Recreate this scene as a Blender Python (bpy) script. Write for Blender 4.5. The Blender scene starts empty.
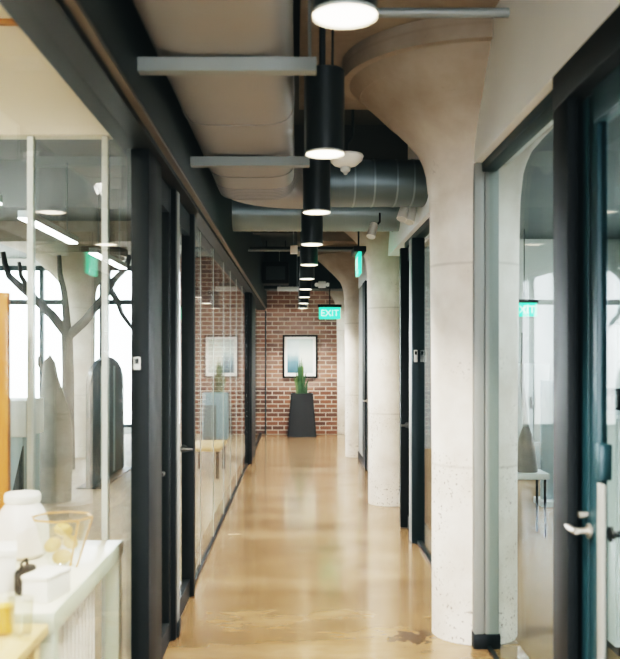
import bpy, bmesh, math, random
from mathutils import Vector, Matrix
random.seed(7)
PI = math.pi
sc = bpy.context.scene
COL = sc.collection
F, CX, CY, H = 900.0, 296.0, 356.0, 1.55          # focal length in px, principal point, eye height


def P(px, py, Y):
    """point of the room at depth Y that is seen at pixel px, py"""
    return Vector(((px - CX) * Y / F, Y, H - (py - CY) * Y / F))


# ------------------------------------------------------------------ materials
MATS = {}


def mat(name, color, rough=0.5, metal=0.0, spec=0.5, emit=None, estr=0.0, noise=0.0, nscale=6.0, bump=0.0, coat=0.0):
    if name in MATS:
        return MATS[name]
    m = bpy.data.materials.new(name)
    m.use_nodes = True
    nt = m.node_tree
    b = nt.nodes['Principled BSDF']
    b.inputs['Base Color'].default_value = (*color, 1)
    b.inputs['Roughness'].default_value = rough
    b.inputs['Metallic'].default_value = metal
    b.inputs['Specular IOR Level'].default_value = spec
    b.inputs['Coat Weight'].default_value = coat
    if emit:
        b.inputs['Emission Color'].default_value = (*emit, 1)
        b.inputs['Emission Strength'].default_value = estr
    if noise or bump:
        tc = nt.nodes.new('ShaderNodeTexCoord')
        n = nt.nodes.new('ShaderNodeTexNoise')
        n.inputs['Scale'].default_value = nscale
        n.inputs['Detail'].default_value = 5
        nt.links.new(tc.outputs['Object'], n.inputs['Vector'])
        if noise:
            mx = nt.nodes.new('ShaderNodeMix')
            mx.data_type = 'RGBA'
            mx.inputs['A'].default_value = (*[c * (1 - noise) for c in color], 1)
            mx.inputs['B'].default_value = (*[min(1, c * (1 + noise)) for c in color], 1)
            nt.links.new(n.outputs['Fac'], mx.inputs['Factor'])
            nt.links.new(mx.outputs['Result'], b.inputs['Base Color'])
        if bump:
            bp = nt.nodes.new('ShaderNodeBump')
            bp.inputs['Strength'].default_value = bump
            bp.inputs['Distance'].default_value = 0.02
            nt.links.new(n.outputs['Fac'], bp.inputs['Height'])
            nt.links.new(bp.outputs['Normal'], b.inputs['Normal'])
    MATS[name] = m
    return m


def ramp(nt, src, stops, interp='LINEAR'):
    r = nt.nodes.new('ShaderNodeValToRGB')
    r.color_ramp.interpolation = interp
    e = r.color_ramp.elements
    while len(e) > 1:
        e.remove(e[-1])
    e[0].position = stops[0][0]
    e[0].color = (*stops[0][1], 1)
    for p, c in stops[1:]:
        x = e.new(p)
        x.color = (*c, 1)
    nt.links.new(src, r.inputs['Fac'])
    return r


def glass_mat(name, tint=(1, 1, 1), gain=1.0, base=0.04):
    m = bpy.data.materials.new(name)
    m.use_nodes = True
    nt = m.node_tree
    nt.nodes.clear()
    out = nt.nodes.new('ShaderNodeOutputMaterial')
    tr = nt.nodes.new('ShaderNodeBsdfTransparent')
    tr.inputs['Color'].default_value = (*tint, 1)
    gl = nt.nodes.new('ShaderNodeBsdfGlossy')
    gl.inputs['Roughness'].default_value = 0.0
    gl.inputs['Color'].default_value = (1, 1, 1, 1)
    lw = nt.nodes.new('ShaderNodeLayerWeight')
    lw.inputs['Blend'].default_value = 0.5
    pw = nt.nodes.new('ShaderNodeMath'); pw.operation = 'POWER'
    nt.links.new(lw.outputs['Facing'], pw.inputs[0]); pw.inputs[1].default_value = 5
    ma = nt.nodes.new('ShaderNodeMath'); ma.operation = 'MULTIPLY_ADD'
    nt.links.new(pw.outputs[0], ma.inputs[0]); ma.inputs[1].default_value = (1 - base) * gain; ma.inputs[2].default_value = base * gain
    ma.use_clamp = True
    mx = nt.nodes.new('ShaderNodeMixShader')
    nt.links.new(ma.outputs[0], mx.inputs[0])
    nt.links.new(tr.outputs[0], mx.inputs[1])
    nt.links.new(gl.outputs[0], mx.inputs[2])
    nt.links.new(mx.outputs[0], out.inputs['Surface'])
    MATS[name] = m
    return m


def concrete_mat(name, c0, c1, seam=True, speck=True):
    m = bpy.data.materials.new(name)
    m.use_nodes = True
    nt = m.node_tree
    b = nt.nodes['Principled BSDF']
    b.inputs['Roughness'].default_value = 0.75
    b.inputs['Specular IOR Level'].default_value = 0.25
    geo = nt.nodes.new('ShaderNodeTexCoord')
    n1 = nt.nodes.new('ShaderNodeTexNoise')
    n1.inputs['Scale'].default_value = 3.0; n1.inputs['Detail'].default_value = 8; n1.inputs['Roughness'].default_value = 0.6
    nt.links.new(geo.outputs['Object'], n1.inputs['Vector'])
    r1 = ramp(nt, n1.outputs['Fac'], [(0.3, c0), (0.65, c1)])
    # pits: small dark specks, gathered in patches
    n2 = nt.nodes.new('ShaderNodeTexNoise')
    n2.inputs['Scale'].default_value = 55; n2.inputs['Detail'].default_value = 2
    nt.links.new(geo.outputs['Object'], n2.inputs['Vector'])
    r2 = ramp(nt, n2.outputs['Fac'], [(0.61, (0, 0, 0)), (0.69, (1, 1, 1))])
    n3 = nt.nodes.new('ShaderNodeTexNoise')
    n3.inputs['Scale'].default_value = 2.3
    nt.links.new(geo.outputs['Object'], n3.inputs['Vector'])
    sep = nt.nodes.new('ShaderNodeSeparateXYZ')
    nt.links.new(geo.outputs['Object'], sep.inputs[0])
    low = nt.nodes.new('ShaderNodeMapRange')
    low.inputs['From Min'].default_value = 0.2; low.inputs['From Max'].default_value = 2.2
    low.inputs['To Min'].default_value = 0.17; low.inputs['To Max'].default_value = -0.12
    nt.links.new(sep.outputs['Z'], low.inputs['Value'])
    ad = nt.nodes.new('ShaderNodeMath'); ad.operation = 'ADD'
    nt.links.new(n3.outputs['Fac'], ad.inputs[0]); nt.links.new(low.outputs[0], ad.inputs[1])
    r3 = ramp(nt, ad.outputs[0], [(0.52, (0, 0, 0)), (0.66, (1, 1, 1))])
    mu = nt.nodes.new('ShaderNodeMath'); mu.operation = 'MULTIPLY'
    nt.links.new(r2.outputs['Color'], mu.inputs[0]); nt.links.new(r3.outputs['Color'], mu.inputs[1])
    mu2 = nt.nodes.new('ShaderNodeMath'); mu2.operation = 'MULTIPLY'
    nt.links.new(mu.outputs[0], mu2.inputs[0]); mu2.inputs[1].default_value = 0.8 if speck else 0.1
    mx = nt.nodes.new('ShaderNodeMix'); mx.data_type = 'RGBA'
    nt.links.new(mu2.outputs[0], mx.inputs['Factor'])
    nt.links.new(r1.outputs['Color'], mx.inputs['A'])
    mx.inputs['B'].default_value = (0.13, 0.10, 0.075, 1)
    last = mx.outputs['Result']
    if speck and seam:  # darker, browner tint toward the capital: tan concrete plus shade painted in
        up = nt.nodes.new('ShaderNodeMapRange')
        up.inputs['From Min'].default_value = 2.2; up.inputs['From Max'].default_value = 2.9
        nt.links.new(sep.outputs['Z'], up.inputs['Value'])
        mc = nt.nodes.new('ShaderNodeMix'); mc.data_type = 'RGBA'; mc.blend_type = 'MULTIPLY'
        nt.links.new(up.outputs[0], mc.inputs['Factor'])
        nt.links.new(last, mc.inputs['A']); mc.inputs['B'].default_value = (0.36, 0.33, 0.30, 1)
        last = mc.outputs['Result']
    if seam:                                       # formwork joints, one every 1.1 m
        sm = nt.nodes.new('ShaderNodeMath'); sm.operation = 'PINGPONG'
        ad2 = nt.nodes.new('ShaderNodeMath'); ad2.operation = 'ADD'
        nt.links.new(sep.outputs['Z'], ad2.inputs[0]); ad2.inputs[1].default_value = 0.15
        nt.links.new(ad2.outputs[0], sm.inputs[0]); sm.inputs[1].default_value = 0.55
        rs = ramp(nt, sm.outputs[0], [(0.0, (1, 1, 1)), (0.012, (0, 0, 0))])
        ms = nt.nodes.new('ShaderNodeMath'); ms.operation = 'MULTIPLY'
        nt.links.new(rs.outputs['Color'], ms.inputs[0]); ms.inputs[1].default_value = 0.3
        mx2 = nt.nodes.new('ShaderNodeMix'); mx2.data_type = 'RGBA'
        nt.links.new(ms.outputs[0], mx2.inputs['Factor'])
        nt.links.new(last, mx2.inputs['A'])
        mx2.inputs['B'].default_value = (0.2, 0.16, 0.12, 1)
        last = mx2.outputs['Result']
    nt.links.new(last, b.inputs['Base Color'])
    bp = nt.nodes.new('ShaderNodeBump')
    bp.inputs['Strength'].default_value = 0.25; bp.inputs['Distance'].default_value = 0.01
    nt.links.new(n1.outputs['Fac'], bp.inputs['Height'])
    nt.links.new(bp.outputs['Normal'], b.inputs['Normal'])
    MATS[name] = m
    return m


def floor_mat():
    m = bpy.data.materials.new('polished_concrete')
    m.use_nodes = True
    nt = m.node_tree
    b = nt.nodes['Principled BSDF']
    tc = nt.nodes.new('ShaderNodeTexCoord')
    mp = nt.nodes.new('ShaderNodeMapping')
    mp.inputs['Scale'].default_value = (0.5, 1.6, 1.0)
    nt.links.new(tc.outputs['Object'], mp.inputs['Vector'])
    n1 = nt.nodes.new('ShaderNodeTexNoise')
    n1.inputs['Scale'].default_value = 1.25; n1.inputs['Detail'].default_value = 9
    n1.inputs['Roughness'].default_value = 0.62; n1.inputs['Distortion'].default_value = 0.1
    nt.links.new(mp.outputs[0], n1.inputs['Vector'])
    r1 = ramp(nt, n1.outputs['Fac'], [(0.25, (0.130, 0.075, 0.034)), (0.42, (0.19, 0.115, 0.055)),
                                      (0.56, (0.25, 0.16, 0.083)), (0.80, (0.35, 0.245, 0.147))])
    n2 = nt.nodes.new('ShaderNodeTexNoise')
    n2.inputs['Scale'].default_value = 6; n2.inputs['Detail'].default_value = 6
    nt.links.new(tc.outputs['Object'], n2.inputs['Vector'])
    r2 = ramp(nt, n2.outputs['Fac'], [(0.30, (0.86, 0.85, 0.84)), (0.65, (1, 1, 1))])
    mm = nt.nodes.new('ShaderNodeMix'); mm.data_type = 'RGBA'; mm.blend_type = 'MULTIPLY'
    mm.inputs['Factor'].default_value = 1
    nt.links.new(r1.outputs['Color'], mm.inputs['A']); nt.links.new(r2.outputs['Color'], mm.inputs['B'])
    last = mm.outputs['Result']
    # chipped dark patches near the first column and in the walkway
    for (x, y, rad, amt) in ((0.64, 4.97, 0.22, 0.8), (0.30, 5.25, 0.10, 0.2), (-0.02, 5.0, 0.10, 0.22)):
        sb = nt.nodes.new('ShaderNodeVectorMath'); sb.operation = 'SUBTRACT'
        nt.links.new(tc.outputs['Object'], sb.inputs[0]); sb.inputs[1].default_value = (x, y, 0)
        ml = nt.nodes.new('ShaderNodeVectorMath'); ml.operation = 'MULTIPLY'
        nt.links.new(sb.outputs[0], ml.inputs[0]); ml.inputs[1].default_value = (1 / rad, 1.3 / rad, 0)
        ln = nt.nodes.new('ShaderNodeVectorMath'); ln.operation = 'LENGTH'
        nt.links.new(ml.outputs[0], ln.inputs[0])
        n3 = nt.nodes.new('ShaderNodeTexNoise')
        n3.inputs['Scale'].default_value = 16; n3.inputs['Detail'].default_value = 3
        nt.links.new(tc.outputs['Object'], n3.inputs['Vector'])
        s2 = nt.nodes.new('ShaderNodeMath'); s2.operation = 'MULTIPLY_ADD'
        nt.links.new(n3.outputs['Fac'], s2.inputs[0]); s2.inputs[1].default_value = -2.2
        nt.links.new(ln.outputs['Value'], s2.inputs[2])
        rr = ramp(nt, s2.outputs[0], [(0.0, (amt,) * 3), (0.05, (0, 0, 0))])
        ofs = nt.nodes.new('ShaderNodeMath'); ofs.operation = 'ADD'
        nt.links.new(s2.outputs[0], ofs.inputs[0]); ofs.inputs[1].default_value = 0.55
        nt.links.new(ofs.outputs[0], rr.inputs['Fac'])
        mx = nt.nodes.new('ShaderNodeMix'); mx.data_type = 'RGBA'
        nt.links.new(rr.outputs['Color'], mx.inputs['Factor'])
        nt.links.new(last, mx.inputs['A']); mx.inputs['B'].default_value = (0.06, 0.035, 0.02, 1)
        last = mx.outputs['Result']
    nt.links.new(last, b.inputs['Base Color'])
    rr = nt.nodes.new('ShaderNodeMapRange')
    rr.inputs['To Min'].default_value = 0.16; rr.inputs['To Max'].default_value = 0.32
    nt.links.new(n1.outputs['Fac'], rr.inputs['Value'])
    nt.links.new(rr.outputs[0], b.inputs['Roughness'])
    b.inputs['Specular IOR Level'].default_value = 0.6
    b.inputs['Coat Weight'].default_value = 0.5
    b.inputs['Coat Roughness'].default_value = 0.12
    bp = nt.nodes.new('ShaderNodeBump')
    bp.inputs['Strength'].default_value = 0.035; bp.inputs['Distance'].default_value = 0.02
    nt.links.new(n2.outputs['Fac'], bp.inputs['Height'])
    nt.links.new(bp.outputs['Normal'], b.inputs['Normal'])
    MATS['floor'] = m
    return m


def brick_mat():
    m = bpy.data.materials.new('old_red_brick')
    m.use_nodes = True
    nt = m.node_tree
    b = nt.nodes['Principled BSDF']
    b.inputs['Roughness'].default_value = 0.85
    tc = nt.nodes.new('ShaderNodeTexCoord')
    sp = nt.nodes.new('ShaderNodeSeparateXYZ'); nt.links.new(tc.outputs['Object'], sp.inputs[0])
    cb = nt.nodes.new('ShaderNodeCombineXYZ')
    nt.links.new(sp.outputs['X'], cb.inputs['X']); nt.links.new(sp.outputs['Z'], cb.inputs['Y'])
    br = nt.nodes.new('ShaderNodeTexBrick')
    br.inputs['Scale'].default_value = 1.0
    br.inputs['Brick Width'].default_value = 0.235
    br.inputs['Row Height'].default_value = 0.086
    br.inputs['Mortar Size'].default_value = 0.011
    br.inputs['Mortar Smooth'].default_value = 0.2
    br.inputs['Bias'].default_value = 0.1
    br.inputs['Color1'].default_value = (0.27, 0.115, 0.066, 1)
    br.inputs['Color2'].default_value = (0.11, 0.055, 0.042, 1)
    br.inputs['Mortar'].default_value = (0.48, 0.41, 0.34, 1)
    nt.links.new(cb.outputs[0], br.inputs['Vector'])
    # paler, patchy tint on the upper part, warmer brick below
    n = nt.nodes.new('ShaderNodeTexNoise'); n.inputs['Scale'].default_value = 2.2; n.inputs['Detail'].default_value = 8
    nt.links.new(tc.outputs['Object'], n.inputs['Vector'])
    hi = nt.nodes.new('ShaderNodeMapRange')
    hi.inputs['From Min'].default_value = 0.88; hi.inputs['From Max'].default_value = 0.93
    hi.inputs['To Min'].default_value = 0.08; hi.inputs['To Max'].default_value = 0.75
    nt.links.new(sp.outputs['Z'], hi.inputs['Value'])
    rn = ramp(nt, n.outputs['Fac'], [(0.35, (0.2,) * 3), (0.7, (0.9,) * 3)])
    mu = nt.nodes.new('ShaderNodeMath'); mu.operation = 'MULTIPLY'
    nt.links.new(hi.outputs[0], mu.inputs[0]); nt.links.new(rn.outputs['Color'], mu.inputs[1])
    mx = nt.nodes.new('ShaderNodeMix'); mx.data_type = 'RGBA'
    nt.links.new(mu.outputs[0], mx.inputs['Factor']); nt.links.new(br.outputs['Color'], mx.inputs['A'])
    mx.inputs['B'].default_value = (0.36, 0.25, 0.21, 1)
    nt.links.new(mx.outputs['Result'], b.inputs['Base Color'])
    bp = nt.nodes.new('ShaderNodeBump'); bp.invert = True
    bp.inputs['Strength'].default_value = 0.6; bp.inputs['Distance'].default_value = 0.012
    nt.links.new(br.outputs['Fac'], bp.inputs['Height'])
    nt.links.new(bp.outputs['Normal'], b.inputs['Normal'])
    MATS['brick'] = m
    return m


def wood_mat(name, c0, c1, scale=1.0):
    m = bpy.data.materials.new(name)
    m.use_nodes = True
    nt = m.node_tree
    b = nt.nodes['Principled BSDF']
    b.inputs['Roughness'].default_value = 0.5
    tc = nt.nodes.new('ShaderNodeTexCoord')
    mp = nt.nodes.new('ShaderNodeMapping'); mp.inputs['Scale'].default_value = (14 * scale, 2 * scale, 2 * scale)
    nt.links.new(tc.outputs['Object'], mp.inputs['Vector'])
    n = nt.nodes.new('ShaderNodeTexNoise'); n.inputs['Scale'].default_value = 2; n.inputs['Detail'].default_value = 6; n.inputs['Distortion'].default_value = 0.8
    nt.links.new(mp.outputs[0], n.inputs['Vector'])
    r = ramp(nt, n.outputs['Fac'], [(0.3, c0), (0.7, c1)])
    nt.links.new(r.outputs['Color'], b.inputs['Base Color'])
    MATS[name] = m
    return m


M_FLOOR = floor_mat()
M_TAN = mat('matte_tan_concrete', (0.19, 0.125, 0.07), 0.75, spec=0.15, noise=0.12, nscale=1.5)
M_PLANK = wood_mat('office_floor_boards', (0.22, 0.16, 0.11), (0.34, 0.26, 0.185), 0.5)
M_PLANK.node_tree.nodes['Principled BSDF'].inputs['Roughness'].default_value = 0.65
M_PLANK.node_tree.nodes['Principled BSDF'].inputs['Specular IOR Level'].default_value = 0.2
M_BRICK = brick_mat()
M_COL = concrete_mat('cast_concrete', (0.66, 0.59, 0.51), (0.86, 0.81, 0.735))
M_FIG = concrete_mat('grey_concrete', (0.13, 0.115, 0.095), (0.26, 0.235, 0.20), seam=False)
M_GLASS = glass_mat('partition_glass', (0.965, 0.985, 0.975), gain=0.5)
M_DGLASS = glass_mat('door_glass', (0.80, 0.88, 0.88), gain=0.35)
M_RGLASS = glass_mat('sidelight_glass', (0.90, 0.95, 0.945), gain=0.13)
M_WGLASS = glass_mat('window_glass', (0.98, 0.99, 0.99))
M_JARGLASS = glass_mat('clear_glass', (0.96, 0.97, 0.95), gain=1.0, base=0.10)
M_BLACK = mat('black_metal', (0.010, 0.012, 0.013), 0.5, spec=0.2)
M_TEAL = mat('dark_teal_paint', (0.012, 0.024, 0.028), 0.42, spec=0.25)
M_JOINT = mat('pale_joint', (0.62, 0.66, 0.63), 0.3)
M_STEAL = mat('teal_door_paint', (0.018, 0.055, 0.068), 0.35, spec=0.5)
M_LHEAD = mat('dark_grey_paint', (0.03, 0.042, 0.045), 0.5, spec=0.3, noise=0.08)
M_BROWN = mat('soffit_floor_bounce', (0.12, 0.10, 0.08), 0.45)
M_RHEAD = mat('light_grey_paint', (0.76, 0.79, 0.80), 0.6, noise=0.05, nscale=3)
M_STUB = mat('grey_wall_paint', (0.26, 0.265, 0.245), 0.5)
M_CEIL = mat('ceiling_paint', (0.06, 0.066, 0.064), 0.7, noise=0.2, nscale=2)
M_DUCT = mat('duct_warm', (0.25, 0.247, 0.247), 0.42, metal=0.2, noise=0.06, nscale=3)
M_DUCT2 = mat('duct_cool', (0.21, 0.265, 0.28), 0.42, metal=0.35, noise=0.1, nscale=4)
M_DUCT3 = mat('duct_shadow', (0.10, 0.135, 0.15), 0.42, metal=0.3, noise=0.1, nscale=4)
M_STRUT = mat('strut_steel', (0.23, 0.255, 0.255), 0.45, metal=0.2)
M_PEND = mat('pendant_black', (0.012, 0.017, 0.019), 0.4)
M_LENS = mat('pendant_lens', (1, 0.95, 0.85), 0.4, emit=(1.0, 0.80, 0.55), estr=3.5)
M_WHITE = mat('white_paint', (0.80, 0.80, 0.77), 0.5)
M_CREAM = mat('cream_paint', (0.90, 0.84, 0.74), 0.6, noise=0.06, nscale=2)
M_CHROME = mat('brushed_steel', (0.62, 0.58, 0.52), 0.28, metal=0.9)
M_DSTEEL = mat('dark_steel', (0.10, 0.10, 0.095), 0.4, metal=0.7)
M_EXIT = mat('exit_green', (0.02, 0.42, 0.20), 0.35, emit=(0.03, 0.60, 0.30), estr=0.75)
M_EXITL = mat('exit_letters', (0.45, 0.85, 0.62), 0.4, emit=(0.4, 0.95, 0.65), estr=0.5)
M_POT = mat('planter_black', (0.012, 0.012, 0.013), 0.5)
M_LEAF = mat('leaf_green', (0.03, 0.075, 0.028), 0.45, noise=0.45, nscale=14)
M_LEAF2 = mat('leaf_light', (0.09, 0.14, 0.05), 0.45, noise=0.35, nscale=14)
M_SOIL = mat('soil', (0.05, 0.035, 0.025), 0.9)
M_WOOD = wood_mat('table_wood', (0.62, 0.40, 0.19), (0.78, 0.57, 0.31))
M_ORANGE = wood_mat('orange_wood', (0.40, 0.14, 0.03), (0.55, 0.22, 0.05))
M_PALEG = mat('pale_green_lacquer', (0.56, 0.62, 0.52), 0.35)
M_TOP = mat('table_top_cream', (0.82, 0.77, 0.64), 0.35)
M_PORC = mat('glazed_white', (0.86, 0.80, 0.76), 0.25)
M_PAPER = mat('white_paper', (0.86, 0.84, 0.80), 0.7)
M_BREAD = mat('golden_bread', (0.72, 0.45, 0.17), 0.8, noise=0.25, nscale=30, bump=0.4)
M_COPPER = mat('copper_edge', (0.65, 0.36, 0.16), 0.35, metal=0.6)
M_AMBER = mat('amber_juice', (0.85, 0.42, 0.05), 0.3)
M_NAVY = mat('navy_panel', (0.014, 0.03, 0.042), 0.35)
M_BLUE = mat('pale_blue_panel', (0.45, 0.55, 0.58), 0.4)
M_BARK = mat('grey_bark', (0.05, 0.045, 0.04), 0.8, noise=0.4, nscale=12, bump=0.4)
M_GREY = mat('mid_grey', (0.33, 0.34, 0.32), 0.5)
M_LGREY = mat('pale_grey', (0.58, 0.60, 0.58), 0.45)
M_STRIP = mat('strip_diffuser', (1, 1, 1), 0.4, emit=(1, 0.96, 0.9), estr=7.0)
M_RED = mat('red_cable', (0.45, 0.08, 0.04), 0.5)


# ------------------------------------------------------------------ mesh builder
class MB:
    def __init__(self):
        self.bm = bmesh.new()

    def box(self, x0, x1, y0, y1, z0, z1, bev=0.0):
        bm = self.bm
        vs = [bm.verts.new((x, y, z)) for x in (x0, x1) for y in (y0, y1) for z in (z0, z1)]
        fs = []
        for q in ((0, 1, 3, 2), (4, 6, 7, 5), (0, 4, 5, 1), (2, 3, 7, 6), (0, 2, 6, 4), (1, 5, 7, 3)):
            fs.append(bm.faces.new([vs[i] for i in q]))
        if bev > 0:
            es = list({e for f in fs for e in f.edges})
            bmesh.ops.bevel(bm, geom=es, offset=bev, segments=2, profile=0.5, affect='EDGES')
        return self

    def prism(self, pts, axis, a0, a1):
        """pts: outline of 2-D points, extruded along axis from a0 to a1"""
        def mk(p, a):
            return {'X': (a, p[0], p[1]), 'Y': (p[0], a, p[1]), 'Z': (p[0], p[1], a)}[axis]
        A = [self.bm.verts.new(mk(p, a0)) for p in pts]
        B = [self.bm.verts.new(mk(p, a1)) for p in pts]
        n = len(pts)
        self.bm.faces.new(A); self.bm.faces.new(B[::-1])
        for i in range(n):
            self.bm.faces.new([A[i], B[i], B[(i + 1) % n], A[(i + 1) % n]])
        return self

    def loft(self, rings, cap=True, close=True):
        R = [[self.bm.verts.new(p) for p in r] for r in rings]
        n = len(R[0])
        for a, b in zip(R, R[1:]):
            for i in range(n if close else n - 1):
                self.bm.faces.new([a[i], a[(i + 1) % n], b[(i + 1) % n], b[i]])
        if cap and close:
            self.bm.faces.new(R[0][::-1]); self.bm.faces.new(R[-1])
        return self

    def lathe(self, prof, c=(0, 0, 0), seg=48, cap=True):
        c = Vector(c)
        return self.loft([[c + Vector((r * math.cos(2 * PI * i / seg), r * math.sin(2 * PI * i / seg), z)) for i in range(seg)]
                          for r, z in prof], cap=cap)

    def tube(self, pts, rad, seg=12, cap=True):
        pts = [Vector(p) for p in pts]
        rs = rad if isinstance(rad, (list, tuple)) else [rad] * len(pts)
        rings = []
        up = None
        for i, p in enumerate(pts):
            t = (pts[min(i + 1, len(pts) - 1)] - pts[max(i - 1, 0)]).normalized()
            if up is None:
                up = t.orthogonal().normalized()
            up = (up - t * up.dot(t)).normalized()
            s = t.cross(up)
            rings.append([p + (up * math.cos(2 * PI * k / seg) + s * math.sin(2 * PI * k / seg)) * rs[i] for k in range(seg)])
        return self.loft(rings, cap=cap)

    def sweep(self, path, prof):
        """path: list of (point, side vector); prof: closed outline of (side, up)"""
        return self.loft([[Vector(p) + Vector(s) * a + Vector((0, 0, b)) for a, b in prof] for p, s in path])

    def build(self, name, m, parent=None, origin=None, smooth=True, ang=35):
        bmesh.ops.remove_doubles(self.bm, verts=self.bm.verts, dist=1e-6)
        bmesh.ops.recalc_face_normals(self.bm, faces=self.bm.faces)
        if parent is not None:
            o0 = Vector((0, 0, 0))
            q = parent
            while q is not None:
                o0 = o0 + q.location
                q = q.parent
        elif origin is not None:
            o0 = Vector(origin)
        else:
            xs = [v.co for v in self.bm.verts]
            o0 = Vector((sum(v.x for v in xs) / len(xs), sum(v.y for v in xs) / len(xs), min(v.z for v in xs)))
        bmesh.ops.translate(self.bm, verts=self.bm.verts, vec=-o0)
        me = bpy.data.meshes.new(name)
        self.bm.to_mesh(me); self.bm.free()
        for p in me.polygons:
            p.use_smooth = smooth
        if smooth:
            me.set_sharp_from_angle(angle=math.radians(ang))
        me.materials.append(m)
        o = bpy.data.objects.new(name, me)
        COL.objects.link(o)
        if parent is not None:
            o.parent = parent
        else:
            o.location = o0
        return o


def tag(o, label, cat, group=None):
    o['label'] = label; o['category'] = cat
    if group:
        o['group'] = group
    return o


def thing(name, loc, label, cat, group=None):
    o = bpy.data.objects.new(name, None)
    o.empty_display_size = 0.1
    o.location = loc
    COL.objects.link(o)
    return tag(o, label, cat, group)


def struct(name, mb, m, **k):
    o = mb.build(name, m, origin=k.pop('origin', (0, 0, 0)), **k)
    o['kind'] = 'structure'
    return o


def struct_root(name, loc=(0, 0, 0)):
    o = bpy.data.objects.new(name, None)
    o.location = loc; COL.objects.link(o); o['kind'] = 'structure'
    return o


def dup(root, loc, label=None):
    r = root.copy(); COL.objects.link(r); r.location = loc
    if label:
        r['label'] = label
    for ch in list(root.children):
        c = ch.copy(); COL.objects.link(c); c.parent = r
        for g in ch.children:
            d = g.copy(); COL.objects.link(d); d.parent = c
    return r


def text_mesh(body, size, m, parent, loc, rot):
    cu = bpy.data.curves.new('lettering', 'FONT')
    cu.body = body; cu.size = size; cu.align_x = 'CENTER'; cu.align_y = 'CENTER'; cu.extrude = 0.002
    t = bpy.data.objects.new('lettering_source', cu)
    COL.objects.link(t)
    dg = bpy.context.evaluated_depsgraph_get()
    me = bpy.data.meshes.new_from_object(t.evaluated_get(dg))
    bpy.data.objects.remove(t)
    me.materials.clear(); me.materials.append(m)
    o = bpy.data.objects.new('lettering', me)
    COL.objects.link(o); o.parent = parent
    o.location = loc; o.rotation_euler = rot
    return o


# ------------------------------------------------------------------ the setting
YN, YW = -4.0, 17.8              # behind the camera, brick end wall
XL, XR, HL, HR = -0.70, 1.01, -0.58, 0.945
struct('floor', MB().box(-9, 6, YN, 19, -0.1, 0), M_FLOOR)
struct('floor_office', MB().box(-8.8, -0.80, 4.26, 17.99, 0.0, 0.004), M_PLANK)
struct('floor_right_room', MB().box(1.20, 5.8, YN + 0.1, 15.0, 0.0, 0.004), M_TAN)
struct('ceiling', MB().box(-9, 6, YN, 19, 3.5, 3.7), M_CEIL)
struct('wall_back', MB().box(-2.3, 1.3, YW, YW + 0.25, 0, 3.5), M_BRICK)
wl = struct('wall_left', MB().box(-0.80, HL, YN, YW, 2.50, 3.5), M_LHEAD)
struct('trim_1', MB().box(-0.615, HL - 0.003, YN, YW, 2.485, 2.50), M_BROWN)        # soffit face under the left bulkhead, brown floor bounce painted in
struct('trim_2', MB().box(-0.76, -0.615, YN, YW, 2.46, 2.50), M_BLACK)              # head frame of the glass wall
struct('wall_right', MB().box(HR, HR + 0.19, YN, YW, 2.575, 3.5), M_RHEAD)

# -- left glass wall: jambs, stub, doors, panes
struct('trim_3', MB().box(-0.725, -0.645, 3.95, 4.33, 0, 2.46, 0.004), M_BLACK)
struct('trim_4', MB().box(-0.76, -0.655, 4.90, 4.96, 0, 2.46, 0.003), M_BLACK)
struct('trim_5', MB().box(-0.745, -0.652, 4.96, 5.05, 0.08, 2.46, 0.003), M_STUB)
struct('baseboard_left', MB().box(-0.75, -0.645, 4.955, 5.06, 0, 0.08, 0.003), M_BLACK)
struct('trim_6', MB().box(-0.73, -0.66, 12.85, 12.95, 0, 2.46, 0.003), M_BLACK)
struct('trim_7', MB().box(-0.73, -0.64, 12.95, 14.2, 0, 2.46, 0.003), M_BLACK)
struct('trim_8', MB().box(-0.715, -0.685, 5.86, 12.85, 0, 0.02), M_BLACK)
struct('trim_9', MB().box(-0.725, -0.675, 14.2, YW, 0, 0.035), M_BLACK)
wn = 0


def pane(x0, x1, y0, y1, z0, z1, m=None):
    global wn
    wn += 1
    return struct('window_%d' % wn, MB().box(x0, x1, y0, y1, z0, z1), m or M_GLASS)


pane(XL - 0.006, XL + 0.006, 0.6, 3.95, 0.0, 2.46)
pane(XL - 0.006, XL + 0.006, -2.6, 0.56, 0.0, 2.46)
struct('trim_10', MB().box(-0.73, -0.66, 0.56, 0.60, 0, 2.46), M_TEAL)
ys = [5.86, 6.6, 7.63, 8.72, 9.64, 10.6, 11.7, 12.85]
tn = 11
for a, b in zip(ys, ys[1:]):
    pane(-0.706, -0.694, a + 0.004, b - 0.004, 0.02, 2.46)
    if a > 6:
        struct('trim_%d' % tn, MB().box(-0.703, -0.697, a - 0.004, a + 0.004, 0.02, 2.46), M_JOINT); tn += 1
pane(-0.706, -0.694, 14.2, YW, 0.035, 2.46)


def lever(parent, base, out, along, m=M_CHROME, name='handle'):
    """rosette + neck + lever: out = direction off the door face, along = lever direction"""
    b, o_, a = Vector(base), Vector(out), Vector(along)
    mb = MB()
    mb.tube([b, b + o_ * 0.010], 0.026, 20)
    mb.tube([b + o_ * 0.008, b + o_ * 0.05], 0.011, 12)
    mb.tube([b + o_ * 0.05 - a * 0.012, b + o_ * 0.052 + a * 0.03, b + o_ * 0.050 + a * 0.08, b + o_ * 0.044 + a * 0.125], [0.011, 0.011, 0.010, 0.009], 12)
    return mb.build(name, m, parent)


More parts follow.
